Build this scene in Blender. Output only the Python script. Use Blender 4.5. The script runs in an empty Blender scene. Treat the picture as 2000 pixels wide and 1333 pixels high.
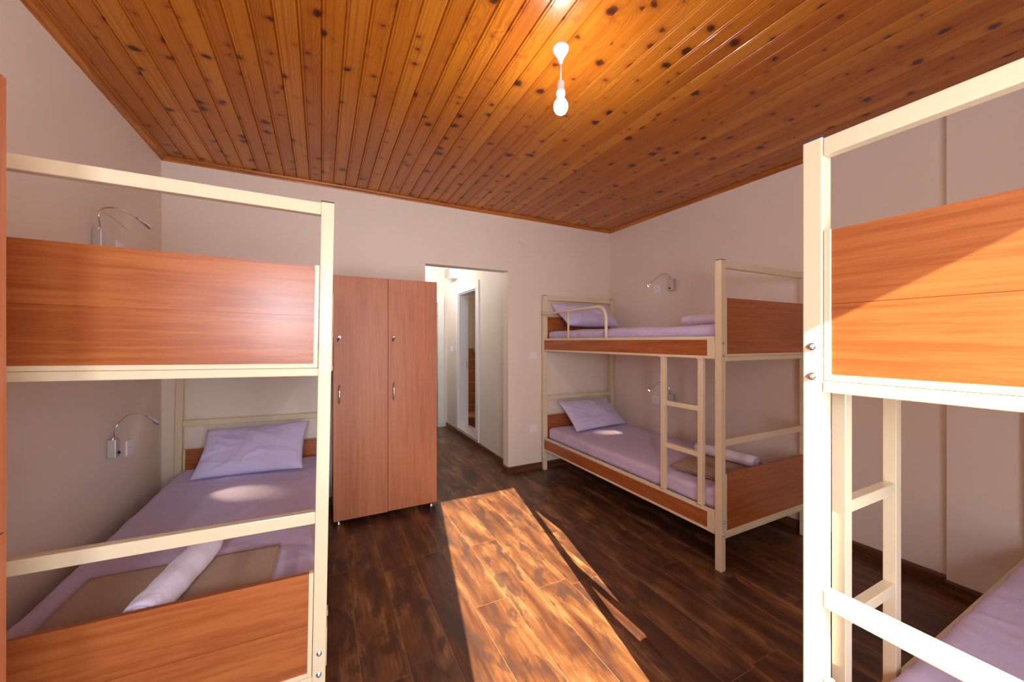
import bpy, bmesh, math, random
from mathutils import Vector, Matrix, noise
R = math.radians
sc = bpy.context.scene
COL = sc.collection

# ------------------------------------------------------------------ camera
cam_d = bpy.data.cameras.new('camera')
cam = bpy.data.objects.new('camera', cam_d); COL.objects.link(cam)
cam_d.sensor_width = 36.0
cam_d.lens = 740.0 / 2000.0 * 36.0
cam_d.clip_start = 0.02
cam.location = (0, 0, 1.33)
YAW = math.atan(372 / 740.0)
cam.rotation_euler = (R(90), 0, -YAW)
sc.camera = cam

# ------------------------------------------------------------------ light and exposure
sc.view_settings.view_transform = 'Standard'
sc.view_settings.look = 'None'
sc.view_settings.gamma = 1.0
sc.view_settings.exposure = 0.80
try:
    sc.view_settings.use_curve_mapping = False
    sc.cycles.use_denoising = True
    sc.cycles.max_bounces = 12
    sc.cycles.diffuse_bounces = 9
    sc.cycles.sample_clamp_indirect = 6.0
    sc.cycles.caustics_reflective = False
    sc.cycles.caustics_refractive = False
except Exception:
    pass

world = bpy.data.worlds.new('sky'); sc.world = world
world.use_nodes = True
bg = world.node_tree.nodes['Background']
bg.inputs[0].default_value = (0.95, 0.96, 1.0, 1)
bg.inputs[1].default_value = 6.0

def light(name, kind, energy, color, loc, **kw):
    d = bpy.data.lights.new(name, kind); d.energy = energy; d.color = color
    for k, v in kw.items():
        if k != 'direction': setattr(d, k, v)
    o = bpy.data.objects.new(name, d); COL.objects.link(o); o.location = loc
    if 'direction' in kw:
        o.rotation_euler = Vector(kw['direction']).to_track_quat('-Z', 'Y').to_euler()
    return o

light('sun', 'SUN', 22.0, (1.0, 0.84, 0.62), (0, -3, 3), angle=R(0.3), direction=(0.208, 1.0, -0.527))
light('balcony_daylight_portal', 'AREA', 1.0, (1, 1, 1), (0.4375, -0.90, 1.08), direction=(0, 1, 0), shape='RECTANGLE', size=0.82, size_y=2.12).data.cycles.is_portal = True
light('added_fill_light', 'AREA', 13.5, (0.83, 0.87, 1.0), (-0.30, -0.80, 1.56), direction=(0.12, 1, -0.02), shape='RECTANGLE', size=0.26, size_y=0.42)  # unseen soft fill behind the camera, stands in for a camera flash
light('hall_ceiling_lamp', 'POINT', 15.0, (1.0, 0.93, 0.84), (1.05, 5.1, 2.42), shadow_soft_size=0.08)

# ------------------------------------------------------------------ node helpers
class NT:
    def __init__(s, name):
        s.m = bpy.data.materials.new(name); s.m.use_nodes = True
        s.t = s.m.node_tree; s.b = s.t.nodes['Principled BSDF']
    def n(s, typ, **kw):
        x = s.t.nodes.new(typ)
        for k, v in kw.items(): setattr(x, k, v)
        return x
    def put(s, sock, v):
        if isinstance(v, bpy.types.NodeSocket): s.t.links.new(v, sock)
        else: sock.default_value = v
    def math(s, op, *a, clamp=False):
        x = s.n('ShaderNodeMath', operation=op, use_clamp=clamp)
        for i, v in enumerate(a): s.put(x.inputs[i], v)
        return x.outputs[0]
    def coord(s, kind='Object'):
        return s.n('ShaderNodeTexCoord').outputs[kind]
    def pos(s):
        return s.n('ShaderNodeNewGeometry').outputs['Position']
    def sep(s, v):
        x = s.n('ShaderNodeSeparateXYZ'); s.put(x.inputs[0], v); return x.outputs
    def comb(s, a, b, c):
        x = s.n('ShaderNodeCombineXYZ')
        for i, v in enumerate((a, b, c)): s.put(x.inputs[i], v)
        return x.outputs[0]
    def noise(s, vec, scale, detail=3.0, rough=0.5, dist=0.0):
        x = s.n('ShaderNodeTexNoise'); s.put(x.inputs['Vector'], vec)
        x.inputs['Scale'].default_value = scale; x.inputs['Detail'].default_value = detail
        x.inputs['Roughness'].default_value = rough; x.inputs['Distortion'].default_value = dist
        return x.outputs[0]
    def scale(s, vec, k):
        x = s.n('ShaderNodeVectorMath', operation='MULTIPLY'); s.put(x.inputs[0], vec); x.inputs[1].default_value = k
        return x.outputs[0]
    def white(s, v):
        x = s.n('ShaderNodeTexWhiteNoise', noise_dimensions='3D'); s.put(x.inputs[0], v); return x.outputs
    def ramp(s, f, stops):
        x = s.n('ShaderNodeValToRGB'); s.put(x.inputs[0], f)
        e = x.color_ramp.elements
        while len(e) < len(stops): e.new(0.5)
        for i, (p, c) in enumerate(stops):
            e[i].position = p; e[i].color = (c[0], c[1], c[2], 1)
        return x.outputs[0]
    def mix(s, f, a, b, mode='MIX'):
        x = s.n('ShaderNodeMix', data_type='RGBA', blend_type=mode)
        s.put(x.inputs[0], f)
        for i, v in ((6, a), (7, b)):
            s.put(x.inputs[i], v if isinstance(v, bpy.types.NodeSocket) else (v[0], v[1], v[2], 1))
        return x.outputs[2]
    def smooth(s, v, a, b):
        x = s.n('ShaderNodeMapRange', interpolation_type='SMOOTHSTEP'); s.put(x.inputs[0], v)
        x.inputs[1].default_value = a; x.inputs[2].default_value = b
        return x.outputs[0]
    def bump(s, h, strength, dist=0.002):
        x = s.n('ShaderNodeBump'); s.put(x.inputs['Height'], h)
        x.inputs['Strength'].default_value = strength; x.inputs['Distance'].default_value = dist
        s.t.links.new(x.outputs[0], s.b.inputs['Normal'])
    def set(s, col=None, rough=None, metal=None, spec=None, coat=None, sheen=None):
        if col is not None:
            s.put(s.b.inputs['Base Color'], col if isinstance(col, bpy.types.NodeSocket) else (col[0], col[1], col[2], 1))
        if rough is not None: s.put(s.b.inputs['Roughness'], rough)
        if metal is not None: s.b.inputs['Metallic'].default_value = metal
        if spec is not None: s.b.inputs['Specular IOR Level'].default_value = spec
        if coat is not None:
            s.b.inputs['Coat Weight'].default_value = coat; s.b.inputs['Coat Roughness'].default_value = 0.07
        if sheen is not None: s.b.inputs['Sheen Weight'].default_value = sheen
        return s.m

def plain(name, col, rough=0.5, metal=0.0, spec=0.5):
    t = NT(name)
    f = t.noise(t.coord(), 9.0, 2.0)
    c = t.mix(f, [v * 0.965 for v in col], [min(1, v * 1.03) for v in col])
    return t.set(c, rough, metal, spec)

def plaster(name, col):
    t = NT(name); p = t.pos()
    f = t.noise(p, 1.6, 3.0)
    c = t.mix(f, [v * 0.95 for v in col], [v * 1.04 for v in col])
    t.bump(t.noise(p, 55.0, 3.0), 0.10, 0.003)
    return t.set(c, 0.55, 0, 0.30)

def laminate(name, axis, dark, light_, gain=1.0, rough=0.30):
    """cherry laminate with fine straight grain along one object axis"""
    t = NT(name); co = t.coord()
    k = [48.0, 48.0, 48.0]; k[axis] = 2.2
    k2 = [7.0, 7.0, 7.0]; k2[axis] = 0.55
    k3 = [190.0, 190.0, 190.0]; k3[axis] = 9.0
    a = t.noise(t.scale(co, k), 1.0, 4.0, 0.55, 0.35)
    b = t.noise(t.scale(co, k2), 1.0, 2.0, 0.5, 0.8)
    c = t.noise(t.scale(co, k3), 1.0, 2.0, 0.6)
    f = t.math('ADD', t.math('MULTIPLY', a, 0.58), t.math('MULTIPLY', b, 0.17))
    f = t.math('ADD', f, t.math('MULTIPLY', c, 0.25))
    col = t.ramp(f, [(0.34, [v * 0.85 for v in dark]), (0.44, dark), (0.54, [(x * 0.4 + y * 0.6) for x, y in zip(dark, light_)]), (0.66, light_)])
    t.bump(c, 0.05, 0.001)
    return t.set(col, rough, 0, 0.5)

def pine(name):
    """varnished knotty pine, boards 85 mm wide running along Y"""
    t = NT(name); p = t.pos(); x, y, z = t.sep(p)[0:3]
    W = 0.085
    i = t.math('FLOOR', t.math('DIVIDE', t.math('ADD', x, 1.02), W))
    rnd = t.white(t.comb(i, 3.7, 0.0))
    r1 = rnd[0]; rc = t.sep(rnd[1])
    ys = t.math('ADD', y, t.math('MULTIPLY', r1, 37.0))
    nc = t.n('ShaderNodeTexNoise'); t.put(nc.inputs['Vector'], t.comb(x, ys, r1)); nc.inputs['Scale'].default_value = 38.0; nc.inputs['Detail'].default_value = 3.0
    nn = t.sep(nc.outputs['Color'])
    xd = t.math('ADD', x, t.math('MULTIPLY', t.math('SUBTRACT', nn[0], 0.5), 0.030))
    yd = t.math('ADD', ys, t.math('MULTIPLY', t.math('SUBTRACT', nn[1], 0.5), 0.022))
    vor = t.n('ShaderNodeTexVoronoi', voronoi_dimensions='2D', feature='F1')
    t.put(vor.inputs['Vector'], t.comb(t.math('MULTIPLY', xd, 0.85), t.math('MULTIPLY', yd, 0.95), 0.0))
    vor.inputs['Scale'].default_value = 8.2
    d = vor.outputs['Distance']; vc = t.sep(vor.outputs['Color'])
    size = t.math('MULTIPLY', t.math('POWER', vc[0], 1.8), 0.185)
    k = t.math('SUBTRACT', d, size)
    knot = t.math('SUBTRACT', 1.0, t.smooth(k, -0.035, 0.022))
    core = t.math('SUBTRACT', 1.0, t.smooth(k, -0.11, -0.03))
    halo = t.math('SUBTRACT', 1.0, t.smooth(k, -0.02, 0.20))
    pull = t.math('MULTIPLY', t.math('SUBTRACT', 1.0, t.smooth(d, 0.0, 0.50)), 0.020)
    low = t.noise(t.comb(t.math('MULTIPLY', x, 8.0), t.math('MULTIPLY', ys, 0.75), r1), 1.0, 2.5, 0.5, 0.3)
    g = t.math('ADD', t.math('ADD', x, t.math('MULTIPLY', low, 0.16)), pull)
    ring = t.math('ADD', t.math('MULTIPLY', t.math('SINE', t.math('MULTIPLY', g, 520.0)), 0.5), 0.5)
    ring = t.math('POWER', ring, 2.6)
    figure = t.noise(t.comb(t.math('MULTIPLY', x, 5.0), t.math('MULTIPLY', ys, 0.8), t.math('MULTIPLY', r1, 9.0)), 1.0, 2.0)
    ring = t.math('MULTIPLY', ring, t.smooth(figure, 0.38, 0.62))
    streak = t.noise(t.comb(t.math('MULTIPLY', x, 75.0), t.math('MULTIPLY', ys, 0.9), r1), 1.0, 3.0, 0.55)
    fine = t.noise(t.comb(t.math('MULTIPLY', x, 330.0), t.math('MULTIPLY', ys, 5.0), r1), 1.0, 2.0)
    tone = t.noise(t.comb(t.math('MULTIPLY', x, 4.0), t.math('MULTIPLY', ys, 1.3), r1), 1.0, 2.0)
    c = t.mix(t.math('ADD', t.math('MULTIPLY', rc[0], 0.5), t.math('MULTIPLY', t.smooth(tone, 0.3, 0.7), 0.5)), (0.58, 0.205, 0.012), (0.40, 0.108, 0.007))
    c = t.mix(t.math('MULTIPLY', t.smooth(rc[1], 0.7, 0.95), 0.40), c, (0.72, 0.30, 0.030))
    c = t.mix(t.math('MULTIPLY', t.smooth(streak, 0.45, 0.72), 0.50), c, (0.26, 0.058, 0.005))
    c = t.mix(t.math('MULTIPLY', ring, 0.50), c, (0.24, 0.045, 0.005))
    c = t.mix(t.math('MULTIPLY', fine, 0.25), c, (0.28, 0.070, 0.008))
    c = t.mix(t.math('MULTIPLY', halo, 0.42), c, (0.22, 0.038, 0.005))
    c = t.mix(t.math('MULTIPLY', knot, 0.88), c, (0.095, 0.018, 0.004))
    c = t.mix(t.math('MULTIPLY', core, 0.75), c, (0.022, 0.006, 0.003))
    t.bump(t.math('ADD', ring, t.math('MULTIPLY', knot, 1.5)), 0.04, 0.001)
    return t.set(c, 0.31, 0, 0.30, coat=0.12)

def walnut_floor(name):
    """laminate planks 180 mm wide, 1.3 m long, running along Y"""
    t = NT(name); p = t.pos(); x, y, z = t.sep(p)[0:3]
    W, L = 0.18, 1.28
    xs = t.math('DIVIDE', t.math('ADD', x, 1.632 + 0.028), W)
    i = t.math('FLOOR', xs)
    r1 = t.white(t.comb(i, 1.3, 0.0))[0]
    ys = t.math('ADD', t.math('DIVIDE', y, L), t.math('MULTIPLY', r1, 7.0))
    j = t.math('FLOOR', ys)
    wn = t.white(t.comb(i, j, 5.0)); rr = t.sep(wn[1])
    fx = t.math('FRACT', xs); fy = t.math('FRACT', ys)
    ex = t.math('MINIMUM', fx, t.math('SUBTRACT', 1.0, fx))
    ey = t.math('MINIMUM', fy, t.math('SUBTRACT', 1.0, fy))
    seam = t.math('MINIMUM', t.math('MULTIPLY', ex, W), t.math('MULTIPLY', ey, L))
    seamf = t.math('SUBTRACT', 1.0, t.smooth(seam, 0.0006, 0.0022))
    off = t.math('MULTIPLY', rr[0], 31.0)
    v = t.comb(t.math('ADD', x, off), t.math('ADD', y, off), off)
    big = t.noise(t.scale(v, (8.0, 2.4, 1.0)), 1.0, 3.0, 0.5, 0.7)
    mid = t.noise(t.scale(v, (38.0, 1.7, 1.0)), 1.0, 4.0, 0.6, 0.5)
    fin = t.noise(t.scale(v, (230.0, 9.0, 1.0)), 1.0, 3.0, 0.6)
    spot = t.noise(t.scale(v, (13.0, 5.0, 1.0)), 1.0, 4.0, 0.6, 0.5)
    f = t.math('ADD', t.math('MULTIPLY', big, 0.52), t.math('MULTIPLY', mid, 0.28))
    f = t.math('ADD', f, t.math('MULTIPLY', fin, 0.20))
    f = t.math('ADD', f, t.math('MULTIPLY', t.math('SUBTRACT', rr[1], 0.5), 0.05))
    edge = t.smooth(t.math('MULTIPLY', ex, W), 0.0, 0.050)
    f = t.math('ADD', f, t.math('MULTIPLY', t.math('SUBTRACT', 1.0, edge), 0.045))
    c = t.ramp(f, [(0.34, (0.036, 0.014, 0.009)), (0.45, (0.085, 0.032, 0.016)), (0.55, (0.150, 0.062, 0.025)), (0.67, (0.32, 0.158, 0.064))])
    c = t.mix(t.math('MULTIPLY', t.smooth(spot, 0.47, 0.62), 0.82), c, (0.050, 0.026, 0.020))
    c = t.mix(t.math('MULTIPLY', seamf, 0.55), c, (0.36, 0.17, 0.075))
    t.bump(t.math('SUBTRACT', fin, t.math('MULTIPLY', seamf, 1.5)), 0.08, 0.001)
    return t.set(c, t.math('ADD', t.math('MULTIPLY', fin, 0.10), 0.30), 0, 0.42)

def cloth(name, col, wscale=0.0, bump=0.15, sheen=0.2):
    t = NT(name); co = t.coord()
    f = t.noise(co, 5.0, 3.0)
    c = t.mix(f, [v * 0.93 for v in col], [min(1, v * 1.05) for v in col])
    h = t.noise(co, 14.0, 4.0, 0.55, 0.6)
    if wscale:
        w1 = t.n('ShaderNodeTexWave', wave_type='BANDS', bands_direction='X'); t.put(w1.inputs['Vector'], co)
        w1.inputs['Scale'].default_value = wscale
        w2 = t.n('ShaderNodeTexWave', wave_type='BANDS', bands_direction='Y'); t.put(w2.inputs['Vector'], co)
        w2.inputs['Scale'].default_value = wscale
        h = t.math('MULTIPLY', w1.outputs['Fac'], w2.outputs['Fac'])
        c = t.mix(t.math('MULTIPLY', h, 0.35), c, [v * 0.7 for v in col])
    t.bump(h, bump, 0.01 if not wscale else 0.003)
    return t.set(c, 0.85, 0, 0.2, sheen=sheen)

def tiles(name):
    t = NT(name); p = t.pos(); x, y, z = t.sep(p)[0:3]
    b = t.n('ShaderNodeTexBrick'); t.put(b.inputs['Vector'], t.comb(t.math('ADD', x, y), z, 0.0))
    b.offset = 0.0
    b.inputs['Scale'].default_value = 1.0; b.inputs['Brick Width'].default_value = 0.33; b.inputs['Row Height'].default_value = 0.20
    b.inputs['Mortar Size'].default_value = 0.004
    b.inputs['Color1'].default_value = (0.15, 0.045, 0.010, 1); b.inputs['Color2'].default_value = (0.12, 0.035, 0.010, 1)
    b.inputs['Mortar'].default_value = (0.26, 0.16, 0.09, 1)
    f = t.noise(p, 18.0, 3.0)
    return t.set(t.mix(t.math('MULTIPLY', f, 0.4), b.outputs[0], (0.18, 0.05, 0.015)), 0.25)

def marble(name):
    t = NT(name); f = t.noise(t.pos(), 26.0, 5.0, 0.6, 1.2)
    return t.set(t.ramp(f, [(0.3, (0.30, 0.26, 0.28)), (0.6, (0.62, 0.57, 0.58))]), 0.3)

M = {}
M['wall'] = plaster('wall_paint', (0.84, 0.76, 0.665))
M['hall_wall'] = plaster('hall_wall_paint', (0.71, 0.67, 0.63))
M['pine'] = pine('knotty_pine')
M['moulding'] = laminate('pine_moulding', 0, (0.34, 0.10, 0.012), (0.62, 0.22, 0.03), rough=0.32)
M['moulding_y'] = laminate('pine_moulding_y', 1, (0.34, 0.10, 0.012), (0.62, 0.22, 0.03), rough=0.32)
M['floor'] = walnut_floor('walnut_laminate')
M['skirt_x'] = laminate('skirting_x', 0, (0.075, 0.026, 0.012), (0.19, 0.075, 0.030), rough=0.4)
M['skirt_y'] = laminate('skirting_y', 1, (0.075, 0.026, 0.012), (0.19, 0.075, 0.030), rough=0.4)
D, Lt = (0.34, 0.096, 0.026), (0.46, 0.154, 0.044)
M['lam_x'] = laminate('cherry_laminate_x', 0, D, Lt)
M['lam_y'] = laminate('cherry_laminate_y', 1, D, Lt)
M['lam_z'] = laminate('cherry_laminate_z', 2, (0.43, 0.145, 0.062), (0.53, 0.195, 0.085), rough=0.42)
M['cream'] = plain('cream_powder_coat', (0.78, 0.68, 0.47), 0.20)
M['slat'] = plain('pale_slat', (0.62, 0.50, 0.36), 0.6)
M['cap'] = plain('grey_plastic_cap', (0.055, 0.06, 0.08), 0.5)
M['zinc'] = plain('zinc_bolt', (0.62, 0.66, 0.72), 0.28, 1.0)
M['chrome'] = plain('chrome', (0.80, 0.80, 0.82), 0.12, 1.0)
M['brushed'] = plain('brushed_steel', (0.66, 0.66, 0.68), 0.42, 0.85)
M['brass'] = plain('brass', (0.75, 0.52, 0.22), 0.25, 1.0)
M['black'] = plain('black_plastic', (0.02, 0.015, 0.015), 0.4)
M['white'] = plain('white_plastic', (0.88, 0.88, 0.90), 0.3)
M['white_door'] = plain('white_lacquer', (0.76, 0.77, 0.80), 0.35)
M['sheet'] = cloth('lilac_sheet', (0.62, 0.53, 0.78), 0, 0.35)
M['pillow'] = cloth('pillowcase', (0.66, 0.62, 0.90), 0, 0.3)
M['towel'] = cloth('towel_terry', (0.82, 0.77, 0.95), 0, 0.9, 0.5)
M['blanket'] = cloth('waffle_blanket', (0.46, 0.315, 0.215), 38.0, 0.5)
M['tiles'] = tiles('brown_tiles')
M['bath_paint'] = plaster('bath_paint', (0.26, 0.18, 0.10))
M['marble'] = marble('marble_threshold')

def emission(name, col, strength):
    t = NT(name)
    t.b.inputs['Base Color'].default_value = (0.9, 0.9, 0.9, 1)
    t.b.inputs['Emission Color'].default_value = (*col, 1)
    t.b.inputs['Emission Strength'].default_value = strength
    return t.m
M['bulb'] = emission('lit_bulb', (1.0, 0.95, 0.90), 235.0)
M['led'] = emission('lit_led', (1.0, 0.86, 0.62), 14.0)
M['fill_pane'] = NT('pale_fill_pane').set((0.85, 0.88, 0.92), 0.5)  # pale opaque surface of the pane added behind the fill light

# ------------------------------------------------------------------ mesh helpers
def box(bm, x0, x1, y0, y1, z0, z1, bev=0.0, seg=1):
    x0, x1 = min(x0, x1), max(x0, x1); y0, y1 = min(y0, y1), max(y0, y1); z0, z1 = min(z0, z1), max(z0, z1)
    vs = [bm.verts.new(p) for p in ((x0, y0, z0), (x1, y0, z0), (x1, y1, z0), (x0, y1, z0), (x0, y0, z1), (x1, y0, z1), (x1, y1, z1), (x0, y1, z1))]
    fs = [bm.faces.new([vs[i] for i in f]) for f in ((0, 3, 2, 1), (4, 5, 6, 7), (0, 1, 5, 4), (1, 2, 6, 5), (2, 3, 7, 6), (3, 0, 4, 7))]
    if bev:
        es = list({e for f in fs for e in f.edges})
        bmesh.ops.bevel(bm, geom=es, offset=bev, segments=seg, profile=0.5, affect='EDGES')

def boxes(*lst, bev=0.0, seg=1):
    bm = bmesh.new()
    for b in lst: box(bm, *b, bev=bev, seg=seg)
    return bm

def obj(name, bm, mat, parent=None, smooth=False, flip=False):
    if flip:
        for v in bm.verts: v.co.x = -v.co.x
        bmesh.ops.reverse_faces(bm, faces=bm.faces[:])
    me = bpy.data.meshes.new(name); bm.to_mesh(me); bm.free()
    me.materials.append(mat)
    if smooth:
        for p in me.polygons: p.use_smooth = True
    o = bpy.data.objects.new(name, me); COL.objects.link(o)
    if parent: o.parent = parent
    return o

def struct(name, bm, mat, label=None, smooth=False):
    o = obj(name, bm, mat, None, smooth); o['kind'] = 'structure'
    if label: o['label'] = label
    return o

def thing(name, label, cat, loc=(0, 0, 0), rotz=0, group=None, matrix=None):
    o = bpy.data.objects.new(name, None); COL.objects.link(o)
    o.empty_display_size = 0.1
    if matrix is not None: o.matrix_world = matrix
    else:
        o.location = loc; o.rotation_euler = (0, 0, rotz)
    o['label'] = label; o['category'] = cat
    if group: o['group'] = group
    return o

def tag(o, label, cat, group=None):
    o['label'] = label; o['category'] = cat
    if group: o['group'] = group
    return o

def tube_bm(pts, rad, seg=12, bm=None, cap=True):
    """tube along points; rad is a number or a list"""
    bm = bm or bmesh.new()
    pts = [Vector(p) for p in pts]
    n = len(pts); rads = rad if isinstance(rad, (list, tuple)) else [rad] * n
    rings = []; up = None
    for i, p in enumerate(pts):
        d = (pts[min(i + 1, n - 1)] - pts[max(i - 1, 0)]).normalized()
        if up is None:
            up = d.orthogonal().normalized()
        up = (up - d * up.dot(d)).normalized()
        s = d.cross(up)
        rings.append([bm.verts.new(p + (up * math.cos(a) + s * math.sin(a)) * rads[i]) for a in [2 * math.pi * k / seg for k in range(seg)]])
    for a, b in zip(rings, rings[1:]):
        for k in range(seg):
            bm.faces.new((a[k], a[(k + 1) % seg], b[(k + 1) % seg], b[k]))
    if cap:
        bm.faces.new(list(reversed(rings[0]))); bm.faces.new(rings[-1])
    return bm

def lathe_bm(prof, seg=32, axis='Z', bm=None, at=(0, 0, 0)):
    """profile of (radius, height)"""
    bm = bm or bmesh.new(); at = Vector(at); rings = []
    for r, h in prof:
        ring = []
        for k in range(seg):
            a = 2 * math.pi * k / seg
            c, s_ = r * math.cos(a), r * math.sin(a)
            v = {'Z': (c, s_, h), 'Y': (c, h, -s_), 'X': (h, c, s_)}[axis]
            ring.append(bm.verts.new(at + Vector(v)))
        rings.append(ring)
    for a, b in zip(rings, rings[1:]):
        for k in range(seg):
            bm.faces.new((a[k], a[(k + 1) % seg], b[(k + 1) % seg], b[k]))
    bm.faces.new(list(reversed(rings[0]))); bm.faces.new(rings[-1])
    bmesh.ops.recalc_face_normals(bm, faces=bm.faces[:])
    return bm

def catmull(pts, n=8):
    P = [Vector(p) for p in pts]; P = [P[0] * 2 - P[1]] + P + [P[-1] * 2 - P[-2]]
    out = []
    for i in range(1, len(P) - 2):
        for k in range(n):
            t = k / n; a, b, c, d = P[i - 1], P[i], P[i + 1], P[i + 2]
            out.append(0.5 * ((2 * b) + (c - a) * t + (2 * a - 5 * b + 4 * c - d) * t * t + (-a + 3 * b - 3 * c + d) * t ** 3))
    out.append(P[-2]); return out

def soft_box(w, l, h, r, res, fn=None):
    """box with rounded edges and a dense surface, origin at min corner; fn(v, n) -> offset"""
    bm = bmesh.new()
    nx, ny, nz = max(2, int(w / res)), max(2, int(l / res)), max(3, int(h / res))
    verts = {}
    def V(i, j, k):
        key = (i, j, k)
        if key not in verts:
            p = Vector((w * i / nx, l * j / ny, h * k / nz))
            q = Vector((min(max(p.x, r), w - r), min(max(p.y, r), l - r), min(max(p.z, min(r, h / 2)), max(h - r, h / 2))))
            d = p - q
            n = d.normalized() if d.length > 1e-9 else Vector((0, 0, 1))
            rr = min(r, h / 2)
            p2 = q + n * (rr if d.length > 1e-9 else 0)
            if fn: p2 = p2 + fn(p2, n)
            verts[key] = bm.verts.new(p2)
        return verts[key]
    for i in range(nx):
        for j in range(ny):
            bm.faces.new((V(i, j, nz), V(i + 1, j, nz), V(i + 1, j + 1, nz), V(i, j + 1, nz)))
            bm.faces.new((V(i, j, 0), V(i, j + 1, 0), V(i + 1, j + 1, 0), V(i + 1, j, 0)))
    for i in range(nx):
        for k in range(nz):
            bm.faces.new((V(i, 0, k), V(i + 1, 0, k), V(i + 1, 0, k + 1), V(i, 0, k + 1)))
            bm.faces.new((V(i, ny, k), V(i, ny, k + 1), V(i + 1, ny, k + 1), V(i + 1, ny, k)))
    for j in range(ny):
        for k in range(nz):
            bm.faces.new((V(0, j, k), V(0, j, k + 1), V(0, j + 1, k + 1), V(0, j + 1, k)))
            bm.faces.new((V(nx, j, k), V(nx, j + 1, k), V(nx, j + 1, k + 1), V(nx, j, k + 1)))
    return bm

# ------------------------------------------------------------------ the room
CE, YB, XL, YN = 2.60, 3.415, -0.984, -0.80        # ceiling, back wall, left wall, near wall
XR0, XR1, XP = 2.985, 3.025, 2.965                  # right wall far end, near end, cladding
DX0, DX1, DH, JT = 0.839, 1.674, 2.033, 0.115       # doorway opening and wall thickness
HX0, HX1, HY = 0.72, 1.75, 5.75                     # hallway

struct('floor', boxes((-1.3, 3.4, -1.05, YB + 2.7, -0.1, 0.0)), M['floor'])

bm = bmesh.new()                                    # ceiling boards with V grooves
W = 0.085; x = -1.02; prof = []
while x < 3.1:
    prof += [(x, CE + 0.007), (x + 0.0040, CE), (x + 0.0115, CE), (x + 0.013, CE + 0.0022), (x + 0.0145, CE), (x + W - 0.0040, CE)]
    x += W
prof.append((x, CE + 0.007))
y0, y1 = YN - 0.02, YB + 0.02
a = [bm.verts.new((p[0], y0, p[1])) for p in prof]; b = [bm.verts.new((p[0], y1, p[1])) for p in prof]
for i in range(len(prof) - 1): bm.faces.new((a[i], b[i], b[i + 1], a[i + 1]))
ta = [bm.verts.new((prof[0][0], y0, CE + 0.1)), bm.verts.new((prof[-1][0], y0, CE + 0.1))]
tb = [bm.verts.new((prof[0][0], y1, CE + 0.1)), bm.verts.new((prof[-1][0], y1, CE + 0.1))]
bm.faces.new((ta[0], ta[1], tb[1], tb[0]))
bm.faces.new((a[0], ta[0], tb[0], b[0])); bm.faces.new((a[-1], b[-1], tb[1], ta[1]))
bm.faces.new(a + [ta[1], ta[0]]); bm.faces.new(list(reversed(b)) + [tb[0], tb[1]])
struct('ceiling', bm, M['pine'])

struct('wall_back', boxes((-1.2, DX0, YB, YB + JT, 0, CE), (DX0, DX1, YB, YB + JT, DH, CE), (DX1, 3.2, YB, YB + JT, 0, CE)), M['wall'])
struct('wall_left', boxes((XL - 0.15, XL, -1.02, YB + 0.05, 0, CE)), M['wall'])
bm = bmesh.new()
quad = [(XR0, YB + 0.03), (XR1, 0.74), (XR1, -1.02), (XR1 + 0.2, -1.02), (XR1 + 0.2, YB + 0.03)]
lo = [bm.verts.new((p[0], p[1], 0)) for p in quad]; hi = [bm.verts.new((p[0], p[1], CE)) for p in quad]
for i in range(5):
    j = (i + 1) % 5; bm.faces.new((lo[i], hi[i], hi[j], lo[j]))
bm.faces.new(lo); bm.faces.new(list(reversed(hi)))
bmesh.ops.recalc_face_normals(bm, faces=bm.faces[:])
struct('wall_right', bm, M['wall'])
struct('wall_right_cladding', boxes((XP, XR1, YN - 0.05, 0.762, 0.0, CE - 0.03), bev=0.002), M['wall'])
# near wall with the balcony door opening and a small gap added for the fill light, behind the camera
ax0, ax1, ah = -0.012, 0.900, 2.184
wx0, wx1, wz0, wz1 = -0.46, -0.14, 1.32, 1.80
struct('wall_front', boxes((-1.15, wx0, -1.02, YN, 0, CE), (wx0, wx1, -1.02, YN, 0, wz0), (wx0, wx1, -1.02, YN, wz1, CE), (wx1, ax0, -1.02, YN, 0, CE), (ax0, ax1, -1.02, YN, ah, CE), (ax1, 3.2, -1.02, YN, 0, CE)), M['wall'])
struct('door_1', boxes((ax0, ax0 + 0.05, -1.0, -0.94, 0, ah), (ax1 - 0.05, ax1, -1.0, -0.94, 0, ah), (ax0 + 0.05, ax1 - 0.05, -1.0, -0.94, ah - 0.05, ah)), M['white_door'])
struct('added_fill_pane', boxes((wx0, wx1, -0.90, -0.88, wz0, wz1)), M['fill_pane'])  # made-up pane behind the fill light, keeps the sun out of the gap

# mouldings and skirting
def run_x(x0, x1, y, z0, prof):
    """profile (dy, dz) swept along X"""
    bm = bmesh.new()
    a = [bm.verts.new((x0, y + p[0], z0 + p[1])) for p in prof]; b = [bm.verts.new((x1, y + p[0], z0 + p[1])) for p in prof]
    n = len(prof)
    for i in range(n): bm.faces.new((a[i], a[(i + 1) % n], b[(i + 1) % n], b[i]))
    bm.faces.new(a); bm.faces.new(list(reversed(b)))
    bmesh.ops.recalc_face_normals(bm, faces=bm.faces[:])
    return bm
def run_y(y0, y1, xa, xb, z0, prof):
    bm = bmesh.new()
    a = [bm.verts.new((xa + p[0], y0, z0 + p[1])) for p in prof]; b = [bm.verts.new((xb + p[0], y1, z0 + p[1])) for p in prof]
    n = len(prof)
    for i in range(n): bm.faces.new((a[i], a[(i + 1) % n], b[(i + 1) % n], b[i]))
    bm.faces.new(a); bm.faces.new(list(reversed(b)))
    bmesh.ops.recalc_face_normals(bm, faces=bm.faces[:])
    return bm
cor = [(0, 0), (0, -0.026), (-0.006, -0.026), (-0.008, -0.020), (-0.014, -0.017), (-0.019, -0.010), (-0.024, -0.008), (-0.026, 0)]
corm = [(-p[0], p[1]) for p in cor]
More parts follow.
